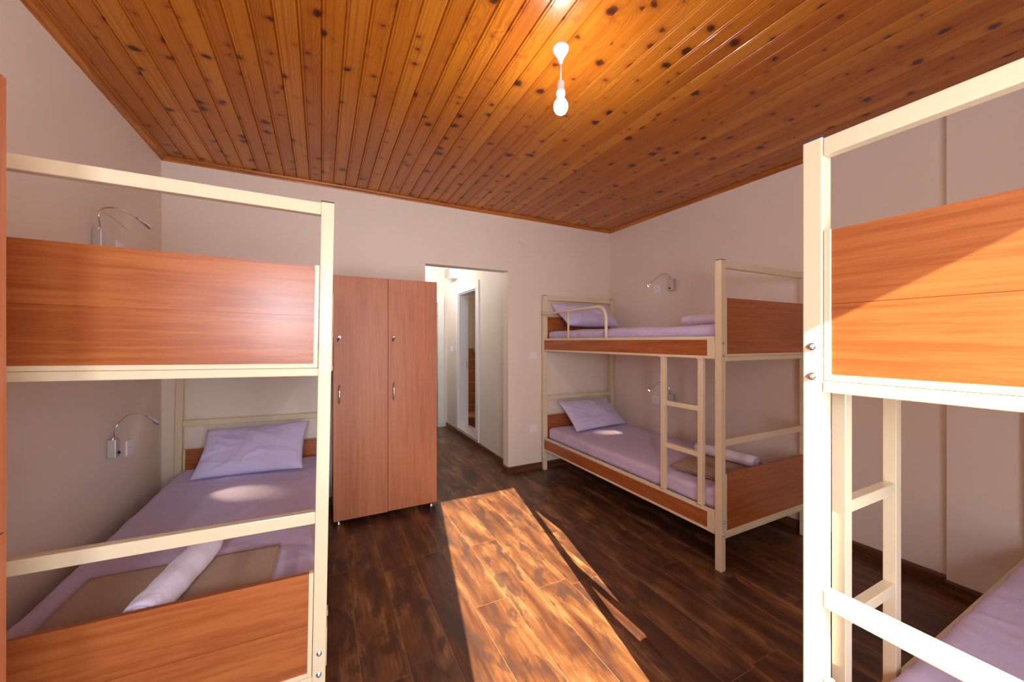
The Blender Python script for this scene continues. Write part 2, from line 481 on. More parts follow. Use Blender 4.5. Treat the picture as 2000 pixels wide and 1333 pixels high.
struct('trim_1', run_x(XL, XR0, YB, CE, cor), M['moulding'], 'pine moulding along the back wall under the ceiling')
struct('trim_2', run_y(YN, YB, XL, XL, CE, corm), M['moulding_y'], 'pine moulding along the left wall under the ceiling')
struct('trim_3', run_y(0.76, YB, XR1, XR0, CE, cor), M['moulding_y'], 'pine moulding along the right wall under the ceiling')
struct('trim_4', run_y(YN, 0.76, XP + 0.0, XP + 0.0, CE, cor), M['moulding_y'], 'pine moulding above the stepped right wall')
bb = [(0, 0), (-0.014, 0), (-0.014, 0.050), (-0.010, 0.060), (0, 0.062)]
bbm = [(-p[0], p[1]) for p in bb]
struct('baseboard_back', run_x(XL, DX0, YB, 0, bb), M['skirt_x'])
struct('baseboard_back_right', run_x(DX1 - 0.010, XR0, YB, 0, bb), M['skirt_x'])
struct('baseboard_left', run_y(YN, YB, XL, XL, 0, bbm), M['skirt_y'])
struct('baseboard_right', run_y(0.762, YB, XR1, XR0, 0, bb), M['skirt_y'])
struct('baseboard_right_near', run_y(YN, 0.764, XP, XP, 0, bb), M['skirt_y'])
struct('baseboard_jamb', run_y(YB - 0.012, YB + JT, DX1, DX1, 0, bb), M['skirt_y'])

# hallway beyond the doorway
SD0, SD1, SDH = 4.474, 5.178, 2.00                  # side door opening in the hallway right wall
JD = 0.14
struct('wall_hall_left', boxes((HX0 - 0.1, HX0, YB + JT, HY, 0, CE)), M['hall_wall'])
struct('wall_hall_right', boxes((HX1, HX1 + JD, YB + JT, SD0, 0, CE), (HX1, HX1 + JD, SD1, HY, 0, CE), (HX1, HX1 + JD, SD0, SD1, SDH, CE)), M['hall_wall'])
struct('wall_hall_end', boxes((HX0 - 0.1, 0.86, HY, HY + 0.12, 0, CE), (1.62, HX1 + 0.3, HY, HY + 0.12, 0, CE), (0.86, 1.62, HY, HY + 0.12, 1.93, CE)), M['hall_wall'])
struct('ceiling_hall', boxes((HX0 - 0.1, 3.2, YB + JT, HY + 1.2, CE - 0.03, CE + 0.1)), M['hall_wall'])
struct('baseboard_hall_right', run_y(YB + JT, SD0 - 0.07, HX1, HX1, 0, bb), M['skirt_y'])
struct('baseboard_hall_far', run_y(SD0 - 0.07, HY, HX1, HX1, 0, bb), M['skirt_y'])
# door frame at the end of the hallway with its dark leaf ajar
f = struct('door_2', boxes((1.605, 1.70, HY - 0.022, HY, 0, 2.02), (0.78, 0.875, HY - 0.022, HY, 0, 2.02), (0.875, 1.605, HY - 0.022, HY, 1.92, 2.02),
                           (1.606, 1.625, HY, HY + 0.12, 0, 1.925), (0.855, 0.875, HY, HY + 0.12, 0, 1.925), (0.875, 1.605, HY, HY + 0.12, 1.905, 1.925), bev=0.003), M['white_door'])
obj('door_leaf', boxes((0.876, 1.604, HY + 0.07, HY + 0.11, 0.01, 1.90)), laminate('dark_door', 2, (0.10, 0.055, 0.02), (0.16, 0.09, 0.04)), f)
# side door to the bathroom
f = struct('door_3', boxes((HX1 - 0.018, HX1, SD1 - 0.005, SD1 + 0.075, 0.10, 2.092), (HX1 - 0.018, HX1, SD0 - 0.095, SD0 + 0.005, 0.07, 2.092), (HX1 - 0.018, HX1, SD0 + 0.005, SD1 - 0.005, SDH - 0.005, 2.092),
                           (HX1, HX1 + JD, SD1 - 0.02, SD1, 0.10, SDH), (HX1, HX1 + JD, SD0, SD0 + 0.02, 0.10, SDH), (HX1, HX1 + JD, SD0 + 0.02, SD1 - 0.02, SDH - 0.02, SDH), bev=0.002), M['white_door'])
obj('strike_plate', boxes((HX1 + 0.108, HX1 + 0.128, SD1 - 0.0225, SD1 - 0.02, 0.95, 1.04)), M['brushed'], f)
struct('door_3_threshold', boxes((HX1 - 0.02, HX1 + JD + 0.05, SD0 - 0.09, SD1 + 0.07, 0.062, 0.10), bev=0.003), M['marble'])
struct('floor_bathroom', boxes((HX1 + JD, 3.2, 4.0, HY + 1.1, 0.0, 0.085)), M['tiles'])
struct('wall_bathroom_far', boxes((HX1 + 0.02, 3.2, 6.35, 6.45, 0, CE)), M['bath_paint'])
struct('wall_bathroom_near', boxes((HX1 + JD, 3.2, 3.95, 4.0, 0, CE)), M['bath_paint'])
struct('wall_bathroom_right', boxes((3.1, 3.2, 4.0, 6.4, 0, CE)), M['bath_paint'])
struct('trim_5', boxes((HX1 + JD, 3.1, 6.33, 6.35, 0.085, 1.12), (2.30, 2.40, 6.325, 6.35, 1.12, 1.20)), M['tiles'], 'brown tiled dado on the bathroom wall')
light('bathroom_lamp', 'POINT', 0.45, (1.0, 0.80, 0.55), (2.5, 5.3, 2.4), shadow_soft_size=0.1)

# ------------------------------------------------------------------ bunk beds
BW = 0.93
def bolt_bm(x, z, y0=0.0):
    bm = bmesh.new()
    lathe_bm([(0.0085, 0), (0.0085, -0.0015)], 18, 'Y', bm, (x, y0, z))
    lathe_bm([(0.0065, -0.0015), (0.0065, -0.006), (0.0045, -0.0075)], 6, 'Y', bm, (x, y0, z))
    lathe_bm([(0.003, -0.0075), (0.003, -0.011), (0.002, -0.012)], 10, 'Y', bm, (x, y0, z))
    return bm

def bunk_bed(label, matrix, L=1.975, flip=False, foot_ext=0.0):
    t = thing('bunk_bed', label, 'bunk bed', matrix=matrix, group='cream metal bunk beds')
    def part(name, bm, mat, parent=None, smooth=False):
        return obj(name, bm, mat, parent or t, smooth, flip)
    P = 0.040
    for x0, ext in ((0.0, 0.0), (BW - P, foot_ext)):
        for y0, side in ((0.0, 0), (L - P, 1)):
            p = part('post', boxes((x0, x0 + P, y0, y0 + P, -ext, 1.798), bev=0.003, seg=2), M['cream'])
            part('post_cap', boxes((x0, x0 + P, y0, y0 + P, 1.798, 1.8015), bev=0.0012), M['cap'], p)
            if x0 == 0.0 or True:
                for z in (0.215, 0.285, 1.248, 1.317):
                    if side == 0: part('bolt', bolt_bm(x0 + 0.020, z, 0.0), M['zinc'], p)
                    else:
                        bm = bolt_bm(x0 + 0.020, z, 0.0)
                        for v in bm.verts: v.co.y = L - v.co.y
                        bmesh.ops.reverse_faces(bm, faces=bm.faces[:])
                        part('bolt', bm, M['zinc'], p)
    for y0, s in ((0.0, 1), (L, -1)):               # foot end and head end, the same frame
        def yb(a, b): return (y0 + s * a, y0 + s * b)
        def B(x0, x1, a, b, z0, z1): q = yb(a, b); return (x0, x1, q[0], q[1], z0, z1)
        part('top_rail', boxes(B(P, BW - P, 0.001, 0.031, 1.754, 1.794), bev=0.003, seg=2), M['cream'])
        part('middle_rail', boxes(B(P, BW - P, 0.001, 0.031, 0.720, 0.760), bev=0.003, seg=2), M['cream'])
        for dz in (0.0, 1.025):
            part('end_frame_rail', boxes(B(P, BW - P, 0.0, 0.030, 0.188 + dz, 0.2135 + dz), bev=0.002), M['cream'])
            pn = part('end_panel', boxes(B(0.050, BW - 0.050, 0.005, 0.019, 0.228 + dz, 0.3875 + dz), B(0.050, BW - 0.050, 0.005, 0.019, 0.3885 + dz, 0.556 + dz), B(0.052, BW - 0.052, 0.008, 0.016, 0.232 + dz, 0.55 + dz)), M['lam_x'])
            part('panel_edging', boxes(B(P + 0.0015, P + 0.015, 0.002, 0.022, 0.2145 + dz, 0.558 + dz), B(BW - P - 0.015, BW - P - 0.0015, 0.002, 0.022, 0.2145 + dz, 0.558 + dz),
                                       B(P + 0.015, BW - P - 0.015, 0.002, 0.022, 0.2145 + dz, 0.229 + dz), bev=0.001), M['cream'], pn)
    for xa, s in ((0.0, 1), (BW, -1)):              # two long sides, lower and upper
        def B(a, b, y0, y1, z0, z1): return (xa + s * a, xa + s * b, y0, y1, z0, z1)
        for dz in (0.0, 1.020):
            e = P + 0.0005
            part('side_rail', boxes(B(-0.003, 0.022, e, L - e, 0.317 + dz, 0.337 + dz), B(-0.003, 0.022, e, L - e, 0.206 + dz, 0.222 + dz), B(-0.0035, 0.022, e, 0.088, 0.205 + dz, 0.338 + dz), bev=0.0015), M['cream'])
            part('side_panel', boxes(B(0.001, 0.016, 0.088, L - e - 0.002, 0.222 + dz, 0.317 + dz)), M['lam_y'])
    for dz in (0.0, 1.020):
        sl = []
        y = 0.05
        while y < L - 0.10:
            sl.append((0.022, BW - 0.022, y, y + 0.07, 0.300 + dz, 0.3165 + dz)); y += 0.115
        part('slat_base', boxes(*sl, bev=0.002), M['slat'])
    for y0 in (0.125, 0.408):                       # ladder hooked between the two long rails
        part('ladder_rail', boxes((0.004, 0.033, y0, y0 + 0.032, 0.337, 1.226), (-0.0065, -0.0035, y0 - 0.002, y0 + 0.034, 0.322, 0.342), (-0.0065, 0.006, y0 - 0.002, y0 + 0.034, 0.3375, 0.342),
                                  (-0.0065, -0.0035, y0 - 0.002, y0 + 0.034, 1.221, 1.240), bev=0.0012), M['cream'])
    for z in (0.622, 0.902):
        part('rung', boxes((0.005, 0.032, 0.157, 0.408, z, z + 0.030), bev=0.002), M['cream'])
    gx = -0.0105
    arc = [(gx, 1.07 - 0.10 * math.sin(a), 1.512 + 0.10 * math.cos(a)) for a in [math.pi / 2 * k / 8 for k in range(9)]]
    g = tube_bm([(gx, L - 0.028, 1.606), (gx, L - 0.06, 1.606), (gx, 1.5, 1.61)] + arc + [(gx, 0.97, 1.40), (gx, 0.97, 1.352)], 0.0125, 14)
    gr = part('guard_rail', g, M['cream'], smooth=True)
    part('guard_support', tube_bm([(gx, 1.49, 1.352), (gx, 1.49, 1.601)], 0.010, 12), M['cream'], gr, True)
    return t

M_far = Matrix.Translation((2.045, 1.400, 0))
M_left = Matrix.Translation((0.008, 1.42, 0)) @ Matrix.Rotation(R(-0.3), 4, 'Z') @ Matrix.Rotation(R(1.0), 4, 'Y')
M_near = Matrix.Translation((1.022, 0.495, 0)) @ Matrix.Rotation(R(-90), 4, 'Z')
bunk_bed('cream metal bunk bed in the far corner along the right wall, ladder fully visible', M_far)
bunk_bed('cream metal bunk bed along the left wall, ladder hidden behind its foot post', M_left, flip=True, foot_ext=0.0160)
bunk_bed('cream metal bunk bed in the right foreground with sunlight across its orange foot panel', M_near, L=1.925)

# ------------------------------------------------------------------ bedding
def fold_lines(seed, n, ux, uy, lmin, lmax, amp, wid):
    rnd = random.Random(seed); out = []
    for _ in range(n):
        a = rnd.uniform(0, math.pi)
        out.append((rnd.uniform(0, ux), rnd.uniform(0, uy), math.cos(a), math.sin(a), rnd.uniform(lmin, lmax), rnd.uniform(0.4, 1.0) * amp, rnd.uniform(0.7, 1.6) * wid, rnd.uniform(-1.2, 1.2)))
    return out
def fold_height(lines, x, y):
    h = 0.0
    for cx, cy, dx, dy, ln, am, wd, bend in lines:
        u = (x - cx) * dx + (y - cy) * dy
        if abs(u) > ln: continue
        v = -(x - cx) * dy + (y - cy) * dx - bend * u * u
        if abs(v) > 3 * wd: continue
        h += am * math.exp(-(v / wd) ** 2) * (1 - (u / ln) ** 2) ** 2
    return h

def mattress(label, matrix, z0, seed, L, flip=False, h=0.118):
    w, l = BW - 0.070, L - 0.09
    lines = fold_lines(seed, 46, w, l, 0.10, 0.42, 0.0052, 0.014)
    side_lines = fold_lines(seed + 50, 60, l, h, 0.03, 0.13, 0.0075, 0.010)
    def fn(p, n):
        q = Vector((p.x * 2.2 + seed, p.y * 1.6, p.z * 2))
        a = noise.noise(q) * 0.007 + noise.noise(Vector((p.x * 7 + p.y * 3, p.y * 2.5 - p.x * 2 + seed, 4))) * 0.0035
        b = (abs(noise.noise(Vector((p.x * 5 + seed, p.y * 2.3 + 7, 1.0)))) ** 0.6) * 0.005
        side = 1.0 - abs(n.z)
        a += fold_height(lines, p.x, p.y) - 0.003
        c0 = fold_height(side_lines, p.y, p.z) if side > 0.3 else 0.0
        c = (noise.noise(Vector((p.x * 9, p.y * 9 + seed, p.z * 5))) * 0.007 - abs(noise.noise(Vector((p.x * 14 + p.z * 18, p.y * 14 + p.z * 18, seed)))) * 0.008) * side + (c0 - 0.006) * side * 0.9
        o = Vector((0, 0, 1)) * (a - b) * max(0.0, n.z) + n * c
        q = p + o
        q.x = min(max(q.x, 0.0), w); q.y = min(max(q.y, 0.0), l); q.z = max(q.z, 0.0)
        return q - p
    bm = soft_box(w, l, h, 0.042, 0.014, fn)
    for v in bm.verts: v.co += Vector((0.035, 0.045, z0))
    o = obj('mattress', bm, M['sheet'], None, True, flip)
    o.matrix_world = matrix
    return tag(o, label, 'mattress', 'mattresses under lilac sheets')
mattress('lilac-sheeted mattress on the lower bunk of the left wall bed', M_left, 0.3175, 1.0, 1.975, True)
mattress('lilac-sheeted mattress hidden behind the upper foot panel of the left wall bed', M_left, 1.3375, 2.0, 1.975, True, 0.095)
mattress('lilac-sheeted mattress on the lower bunk of the far right bed, behind its ladder', M_far, 0.3175, 3.0, 1.975, False, 0.122)
mattress('lilac-sheeted mattress on the upper bunk of the far right bed', M_far, 1.3375, 4.0, 1.975, False, 0.098)
mattress('lilac-sheeted mattress on the lower bunk of the right foreground bed', M_near, 0.3175, 5.0, 1.925)
mattress('lilac-sheeted mattress behind the sunlit upper foot panel of the right foreground bed', M_near, 1.3375, 6.0, 1.925, False, 0.095)

def pillow(label, corners, thick, seed, mat, plump=1.0):
    """corners: bottom-left, bottom-right, top-right, top-left in world space"""
    bl, br, tr, tl = [Vector(c) for c in corners]
    N = 64; bm = bmesh.new(); grid = {}
    pl = fold_lines(seed + 9, 22, 2, 2, 0.25, 0.75, 0.0065, 0.055)
    nrm = (br - bl).cross(tl - bl).normalized()
    c0 = (bl + br + tr + tl) / 4
    for s in (1, -1):
        for i in range(N + 1):
            for j in range(N + 1):
                u, v = i / N, j / N
                edge = i in (0, N) or j in (0, N)
                if edge and s == -1: grid[(s, i, j)] = grid[(1, i, j)]; continue
                p = bl * (1 - u) * (1 - v) + br * u * (1 - v) + tr * u * v + tl * (1 - u) * v
                a, b = 2 * u - 1, 2 * v - 1
                pinch = 0.055 * plump
                p -= (br - bl) * 0.5 * a * pinch * (1 - b * b) + (tl - bl) * 0.5 * b * pinch * (1 - a * a)
                t = ((1 - a ** 4) * (1 - b ** 4)) ** 0.5 * 0.75 + 0.25 * (1 - a * a) * (1 - b * b)
                h = thick * t
                wr = noise.noise(Vector((a * 2.2 + seed, b * 2.0, s * 3))) * 0.010
                # creases running in from the seams
                ang = math.atan2(b, a); rad = math.hypot(a, b)
                m_ = max(abs(a), abs(b))
                wr += (noise.noise(Vector((math.cos(ang) * 3.2 + seed, math.sin(ang) * 3.2, rad * 2.2))) * 0.013 + abs(noise.noise(Vector((a * 4.5 + b * 2, b * 3.0 + seed, 2.0)))) * -0.012) * max(0.0, m_ - 0.25) * (1 - m_ ** 8)
                wr += fold_height(pl, 2 * u, 2 * v)
                grid[(s, i, j)] = bm.verts.new(p + nrm * s * (h + wr * (0 if edge else 1)) )
    for s in (1, -1):
        for i in range(N):
            for j in range(N):
                q = [grid[(s, i, j)], grid[(s, i + 1, j)], grid[(s, i + 1, j + 1)], grid[(s, i, j + 1)]]
                if s == -1: q.reverse()
                if len(set(q)) == 4:
                    try: bm.faces.new(q)
                    except ValueError: pass
    for v in bm.verts: v.co -= c0
    bmesh.ops.recalc_face_normals(bm, faces=bm.faces[:])
    o = obj('pillow', bm, mat, None, True); o.location = c0
    return tag(o, label, 'pillow', 'pillows on the bunk beds')
pillow('blue-lilac pillow leaning at the head of the left wall bed', [(-0.745, 3.04, 0.452), (-0.115, 2.985, 0.452), (-0.085, 3.235, 0.728), (-0.700, 3.275, 0.715)], 0.060, 1.0, M['pillow'])
pillow('pale lilac pillow leaning at the head of the far right bed, lower bunk', [(2.190, 2.975, 0.458), (2.885, 3.045, 0.458), (2.815, 3.27, 0.700), (2.165, 3.255, 0.705)], 0.055, 5.0, M['pillow'])
pillow('plump pale lilac pillow behind the guard rail of the far right upper bunk', [(2.19, 3.10, 1.488), (2.80, 3.07, 1.488), (2.82, 3.27, 1.705), (2.10, 3.285, 1.705)], 0.078, 9.0, M['pillow'], 0.5)

def towel(label, p0, p1, rad, seed, flat=0.86):
    """rolled towel from p0 to p1 (axis ends)"""
    p0, p1 = Vector(p0), Vector(p1); ax = (p1 - p0); L = ax.length; ax.normalize()
    side = ax.cross(Vector((0, 0, 1))).normalized(); up = side.cross(ax)
    turns, NS, NL = 3.6, 110, 22; th = rad / (turns + 0.6) * 0.86
    bm = bmesh.new(); outer = []; inner = []
    for k in range(NS + 1):
        a = 2 * math.pi * turns * k / NS
        r = th * 0.8 + (rad - th * 0.8) * k / NS
        ro, ri = [], []
        for j in range(NL + 1):
            s = j / NL
            e = 0.007 * math.sin(a * 0.7 + seed) * (1 if j in (0, NL) else 0)
            bulge = noise.noise(Vector((math.cos(a) * 1.5 + seed, math.sin(a) * 1.5, s * 6))) * 0.004
            fr = noise.noise(Vector((math.cos(a) * 4 + seed, math.sin(a) * 4, s * 22))) * 0.0022
            end = 1 - 0.10 * (abs(2 * s - 1) ** 8)
            for rr, lst in ((r * end + (bulge + fr), ro), ((r - th * 0.9) * end + bulge, ri)):
                off = side * math.cos(a) * rr + up * math.sin(a) * rr * flat
                lst.append(bm.verts.new(off + ax * (L * s - L / 2 + (e if j == 0 else -e if j == NL else 0))))
        outer.append(ro); inner.append(ri)
    for k in range(NS):
        for j in range(NL):
            bm.faces.new((outer[k][j], outer[k + 1][j], outer[k + 1][j + 1], outer[k][j + 1]))
            bm.faces.new((inner[k][j], inner[k][j + 1], inner[k + 1][j + 1], inner[k + 1][j]))
        bm.faces.new((outer[k][0], inner[k][0], inner[k + 1][0], outer[k + 1][0]))
        bm.faces.new((outer[k][NL], outer[k + 1][NL], inner[k + 1][NL], inner[k][NL]))
    for k in (0, NS):
        for j in range(NL):
            bm.faces.new((outer[k][j], outer[k][j + 1], inner[k][j + 1], inner[k][j]))
    bmesh.ops.recalc_face_normals(bm, faces=bm.faces[:])
    o = obj('towel', bm, M['towel'], None, True); o.location = (p0 + p1) / 2
    return tag(o, label, 'towel', 'rolled towels on the beds')

def blanket(label, center, size, rot, seed, z):
    def fn(p, n):
        return Vector((0, 0, 1)) * noise.noise(Vector((p.x * 4 + seed, p.y * 4, 0))) * 0.0025
    layers = bmesh.new()
    for k, (dx, dy, hh) in enumerate(((0, 0, 0.009), (0.006, 0.005, 0.009))):
        b = soft_box(size[0] - 2 * dx, size[1] - 2 * dy, hh, 0.0042, 0.02, fn)
        me = bpy.data.meshes.new('tmp')
        for v in b.verts: v.co += Vector((dx - size[0] / 2, dy - size[1] / 2, k * 0.0095))
        b.to_mesh(me); b.free(); layers.from_mesh(me); bpy.data.meshes.remove(me)
    o = obj('blanket', layers, M['blanket'], None, True)
    o.location = (center[0], center[1], z); o.rotation_euler = (0, 0, R(rot))
    return tag(o, label, 'blanket', 'folded beige blankets')

bl = blanket('folded beige waffle blanket under the rolled towel on the left wall bed', (-0.462, 1.690), (0.60, 0.42), -2.0, 1.0, 0.4525)
bl.rotation_euler = (0, R(1.0), R(-2))
towel('rolled white towel on the beige blanket of the left wall bed', (-0.402, 1.905, 0.522), (-0.478, 1.475, 0.522), 0.056, 1.0)
blanket('folded beige blanket under the towel on the far right lower bunk', (2.50, 1.745), (0.60, 0.36), 9.0, 4.0, 0.4475)
towel('rolled white towel on the far right lower bunk behind the ladder', (2.585, 1.965, 0.511), (2.615, 1.545, 0.511), 0.049, 3.0)
towel('rolled white towel lying on the far right upper bunk near its foot', (2.50, 2.02, 1.487), (2.53, 1.60, 1.487), 0.050, 6.0)

# ------------------------------------------------------------------ lockers
def locker_handle(parent, x, y, z):
    pts = catmull([(x, y - 0.002, z + 0.060), (x, y - 0.012, z + 0.052), (x, y - 0.022, z + 0.028), (x, y - 0.026, z), (x, y - 0.022, z - 0.028), (x, y - 0.012, z - 0.052), (x, y - 0.002, z - 0.060)], 6)
    n = len(pts); rad = [0.0040 + 0.0028 * abs(math.sin(math.pi * 2 * i / (n - 1))) for i in range(n)]
    bm = tube_bm(pts, rad, 12)
    for s in (1, -1): lathe_bm([(0.0075, 0), (0.0075, -0.002), (0.005, -0.005)], 16, 'Y', bm, (x, y, z + s * 0.061))
    obj('handle', bm, M['chrome'], parent, True)

def locker_lock(parent, x, y, z):
    lk = obj('lock', lathe_bm([(0.011, 0), (0.011, -0.004), (0.008, -0.006), (0.008, -0.012)], 20, 'Y', None, (x, y, z)), M['chrome'], parent)
    bm = bmesh.new()
    box(bm, x - 0.0015, x + 0.0015, y - 0.030, y - 0.012, z - 0.003, z + 0.003)
    box(bm, x - 0.0035, x + 0.0035, y - 0.042, y - 0.024, z - 0.032, z + 0.002, bev=0.002)
    bmesh.ops.rotate(bm, cent=(x, y, z), matrix=Matrix.Rotation(R(25), 3, 'Y'), verts=bm.verts[:])
    obj('key', bm, M['black'], parent)

t = thing('locker', 'tall two-door cherry wood locker against the back wall beside the doorway', 'locker', (0.075, 2.975, 0))
LW, LD, LH = 0.748, 0.405, 1.80
obj('carcass', boxes((0, 0.018, 0.018, LD, 0.042, LH), (LW - 0.018, LW, 0.018, LD, 0.042, LH), (0.018, LW - 0.018, 0.018, LD, 0.042, 0.060), (0.018, LW - 0.018, 0.018, LD, LH - 0.018, LH),
                     (0.018, LW - 0.018, LD - 0.008, LD, 0.060, LH - 0.018), (LW / 2 - 0.008, LW / 2 + 0.008, 0.018, LD - 0.008, 0.060, LH - 0.018)), M['lam_z'], t)
for x0, x1, dz in ((0.0, LW / 2 - 0.0012, 0.0), (LW / 2 + 0.0012, LW, 0.004)):
    d = obj('door', boxes((x0, x1, 0, 0.017, 0.040 + dz, LH), bev=0.0008), M['lam_z'], t)
    locker_lock(d, x0 + 0.040, 0.0, 1.357)
    locker_handle(d, x0 + 0.038, 0.0, 0.948)
for x in (0.035, LW - 0.035):
    for y in (0.045, LD - 0.05):
        obj('foot', lathe_bm([(0.017, 0), (0.024, 0.003), (0.024, 0.010), (0.016, 0.016), (0.016, 0.032), (0.026, 0.040)], 20, 'Z', None, (x, y, 0)), M['chrome'], t, True)

# locker at the left edge of the picture, front facing the room
t = thing('locker', 'tall cherry wood locker cut off at the left picture edge, doors stacked in two tiers', 'locker', (-0.514, 1.033, 0), R(-90))
# local x runs towards the camera (world -Y), local y runs into the cupboard (world -X)
t.rotation_euler = (0, 0, R(-90))
LW2, LD2, LH2, SP = 0.80, 0.44, 1.81, 0.983
obj('carcass', boxes((0, 0.018, -LD2, -0.018, 0.042, LH2), (LW2 - 0.018, LW2, -LD2, -0.018, 0.042, LH2), (0.018, LW2 - 0.018, -LD2, -0.018, 0.042, 0.06), (0.018, LW2 - 0.018, -LD2, -0.018, LH2 - 0.018, LH2),
                     (0.018, LW2 - 0.018, -LD2, -LD2 + 0.008, 0.06, LH2 - 0.018), (0.018, LW2 - 0.018, -LD2 + 0.008, -0.018, SP - 0.009, SP + 0.009)), M['lam_z'], t)
for x0, x1 in ((0.0, 0.399), (0.401, 0.80)):
    for z0, z1 in ((0.04, SP - 0.0015), (SP + 0.0015, LH2)):
        obj('door', boxes((x0, x1, -0.017, 0, z0, z1), bev=0.0008), M['lam_z'], t)
for x in (0.04, 0.76):
    for y in (-0.05, -0.40):
        obj('foot', lathe_bm([(0.017, 0), (0.024, 0.003), (0.024, 0.010), (0.016, 0.016), (0.016, 0.032), (0.026, 0.040)], 20, 'Z', None, (x, y, 0)), M['chrome'], t, True)

# ------------------------------------------------------------------ pendant bulb
t = thing('pendant_light', 'bare lit bulb hanging from a white ceiling rose on the pine ceiling', 'light', (0.925, 1.37, CE))
obj('ceiling_rose', lathe_bm([(0.036, 0), (0.036, -0.006), (0.034, -0.012), (0.028, -0.024), (0.018, -0.040), (0.011, -0.055), (0.008, -0.068), (0.005, -0.073)], 32), M['white'], t, True)
obj('cord', tube_bm([(0, 0, -0.070), (0, 0, -0.150)], 0.0042, 12), M['white'], t, True)
s_ = obj('lamp_holder', lathe_bm([(0.006, -0.142), (0.014, -0.147), (0.0165, -0.156), (0.0165, -0.182), (0.0185, -0.184), (0.0185, -0.204), (0.0155, -0.206), (0.0155, -0.209)], 28), M['white'], t, True)
obj('bulb_collar', lathe_bm([(0.0135, -0.207), (0.0160, -0.212), (0.0165, -0.222), (0.0185, -0.228)], 28), M['white'], t, True)
obj('bulb', lathe_bm([(0.0184, -0.228), (0.024, -0.234), (0.0285, -0.243), (0.0300, -0.255), (0.0285, -0.267), (0.023, -0.278), (0.014, -0.285), (0.005, -0.288)], 32), M['bulb'], t, True)

# ------------------------------------------------------------------ reading lamps
def reading_lamp(label, wall_x, side, plate, pts, lit):
    """side +1: mounted on the left wall and facing +X; plate (y0, y1, z0, z1); pts world points of the neck"""
    y0, y1, z0, z1 = plate
    t = thing('reading_lamp', label, 'lamp', (wall_x, (y0 + y1) / 2, z0), group='gooseneck reading lamps')
    o = Vector(t.location)
    W_ = lambda v: Vector(v) - o
    d = 0.034 * side
    bm = bmesh.new(); box(bm, 0, d, y0 - o.y, y1 - o.y, 0, z1 - z0, bev=0.0025, seg=2)
    b = obj('wall_box', bm, M['brushed'], t)
    obj('switch', lathe_bm([(0.008, 0), (0.008, 0.005 * side), (0.006, 0.007 * side)], 16, 'X', None, (d, (0.3 * (y1 - y0)) / 2, 0.022)), M['black'], b)
    P = [Vector((wall_x + side * 0.020, pts[0][1], z1 - 0.004))] + [Vector(p) for p in pts]
    P = catmull([W_(p) for p in P], 8)
    n = len(P); cut = int(n * 0.80)
    obj('gooseneck', tube_bm(P[:cut + 1], 0.0034, 12), M['chrome'], t, True)
    hp = P[cut:]; m = len(hp)
    prof = [0.0042 + 0.0075 * min(1.0, (i / (m - 1)) * 1.5) ** 1.4 for i in range(m)]
    h = obj('lamp_head', tube_bm(hp, prof, 18), M['chrome'], t, True)
    dr = (hp[-1] - hp[-3]).normalized()
    obj('lamp_lens', tube_bm([hp[-1], hp[-1] + dr * 0.004], [0.0100, 0.0085], 16), M['led'], h, True)
    if lit:
        tgt, e = lit
        w = o + hp[-1] + dr * 0.012
        light('reading_lamp_light', 'SPOT', e, (1.0, 0.80, 0.46), w, spot_size=R(24), spot_blend=0.9, shadow_soft_size=0.006, direction=Vector(tgt) - w)
    return t

def wobble(pts): return pts
reading_lamp('chrome gooseneck reading lamp above the upper foot panel of the left wall bed', XL, 1, (2.526, 2.574, 1.767, 1.870),
             [(-0.955, 2.525, 1.885), (-0.950, 2.500, 1.925), (-0.940, 2.510, 1.965), (-0.915, 2.560, 1.989), (-0.898, 2.655, 1.998), (-0.884, 2.766, 1.986), (-0.87, 2.838, 1.973)], None)
reading_lamp('chrome gooseneck reading lamp low on the left wall beside the pillow', XL, 1, (2.668, 2.713, 0.724, 0.820),
             [(-0.955, 2.668, 0.838), (-0.946, 2.640, 0.862), (-0.936, 2.635, 0.892), (-0.927, 2.648, 0.915), (-0.917, 2.699, 0.934), (-0.908, 2.76, 0.936), (-0.898, 2.806, 0.929), (-0.889, 2.855, 0.904), (-0.879, 2.92, 0.867), (-0.872, 2.965, 0.840)], ((-0.42, 2.70, 0.44), 11.0))
reading_lamp('chrome gooseneck reading lamp above the far right upper bunk', 2.995, -1, (2.510, 2.572, 1.812, 1.917),
             [(2.955, 2.538, 1.925), (2.943, 2.527, 1.940), (2.931, 2.542, 1.958), (2.919, 2.565, 1.968), (2.906, 2.609, 1.966), (2.894, 2.654, 1.936), (2.882, 2.7, 1.897), (2.87, 2.725, 1.873)], ((2.6, 2.85, 1.47), 1.2))
reading_lamp('chrome gooseneck reading lamp seen behind the ladder of the far right bed', 2.995, -1, (2.510, 2.572, 0.722, 0.826),
             [(2.955, 2.540, 0.840), (2.944, 2.531, 0.865), (2.934, 2.544, 0.896), (2.923, 2.559, 0.918), (2.913, 2.597, 0.936), (2.902, 2.632, 0.933), (2.891, 2.667, 0.894), (2.881, 2.696, 0.868), (2.87, 2.713, 0.848)], ((2.52, 2.87, 0.44), 8.0))

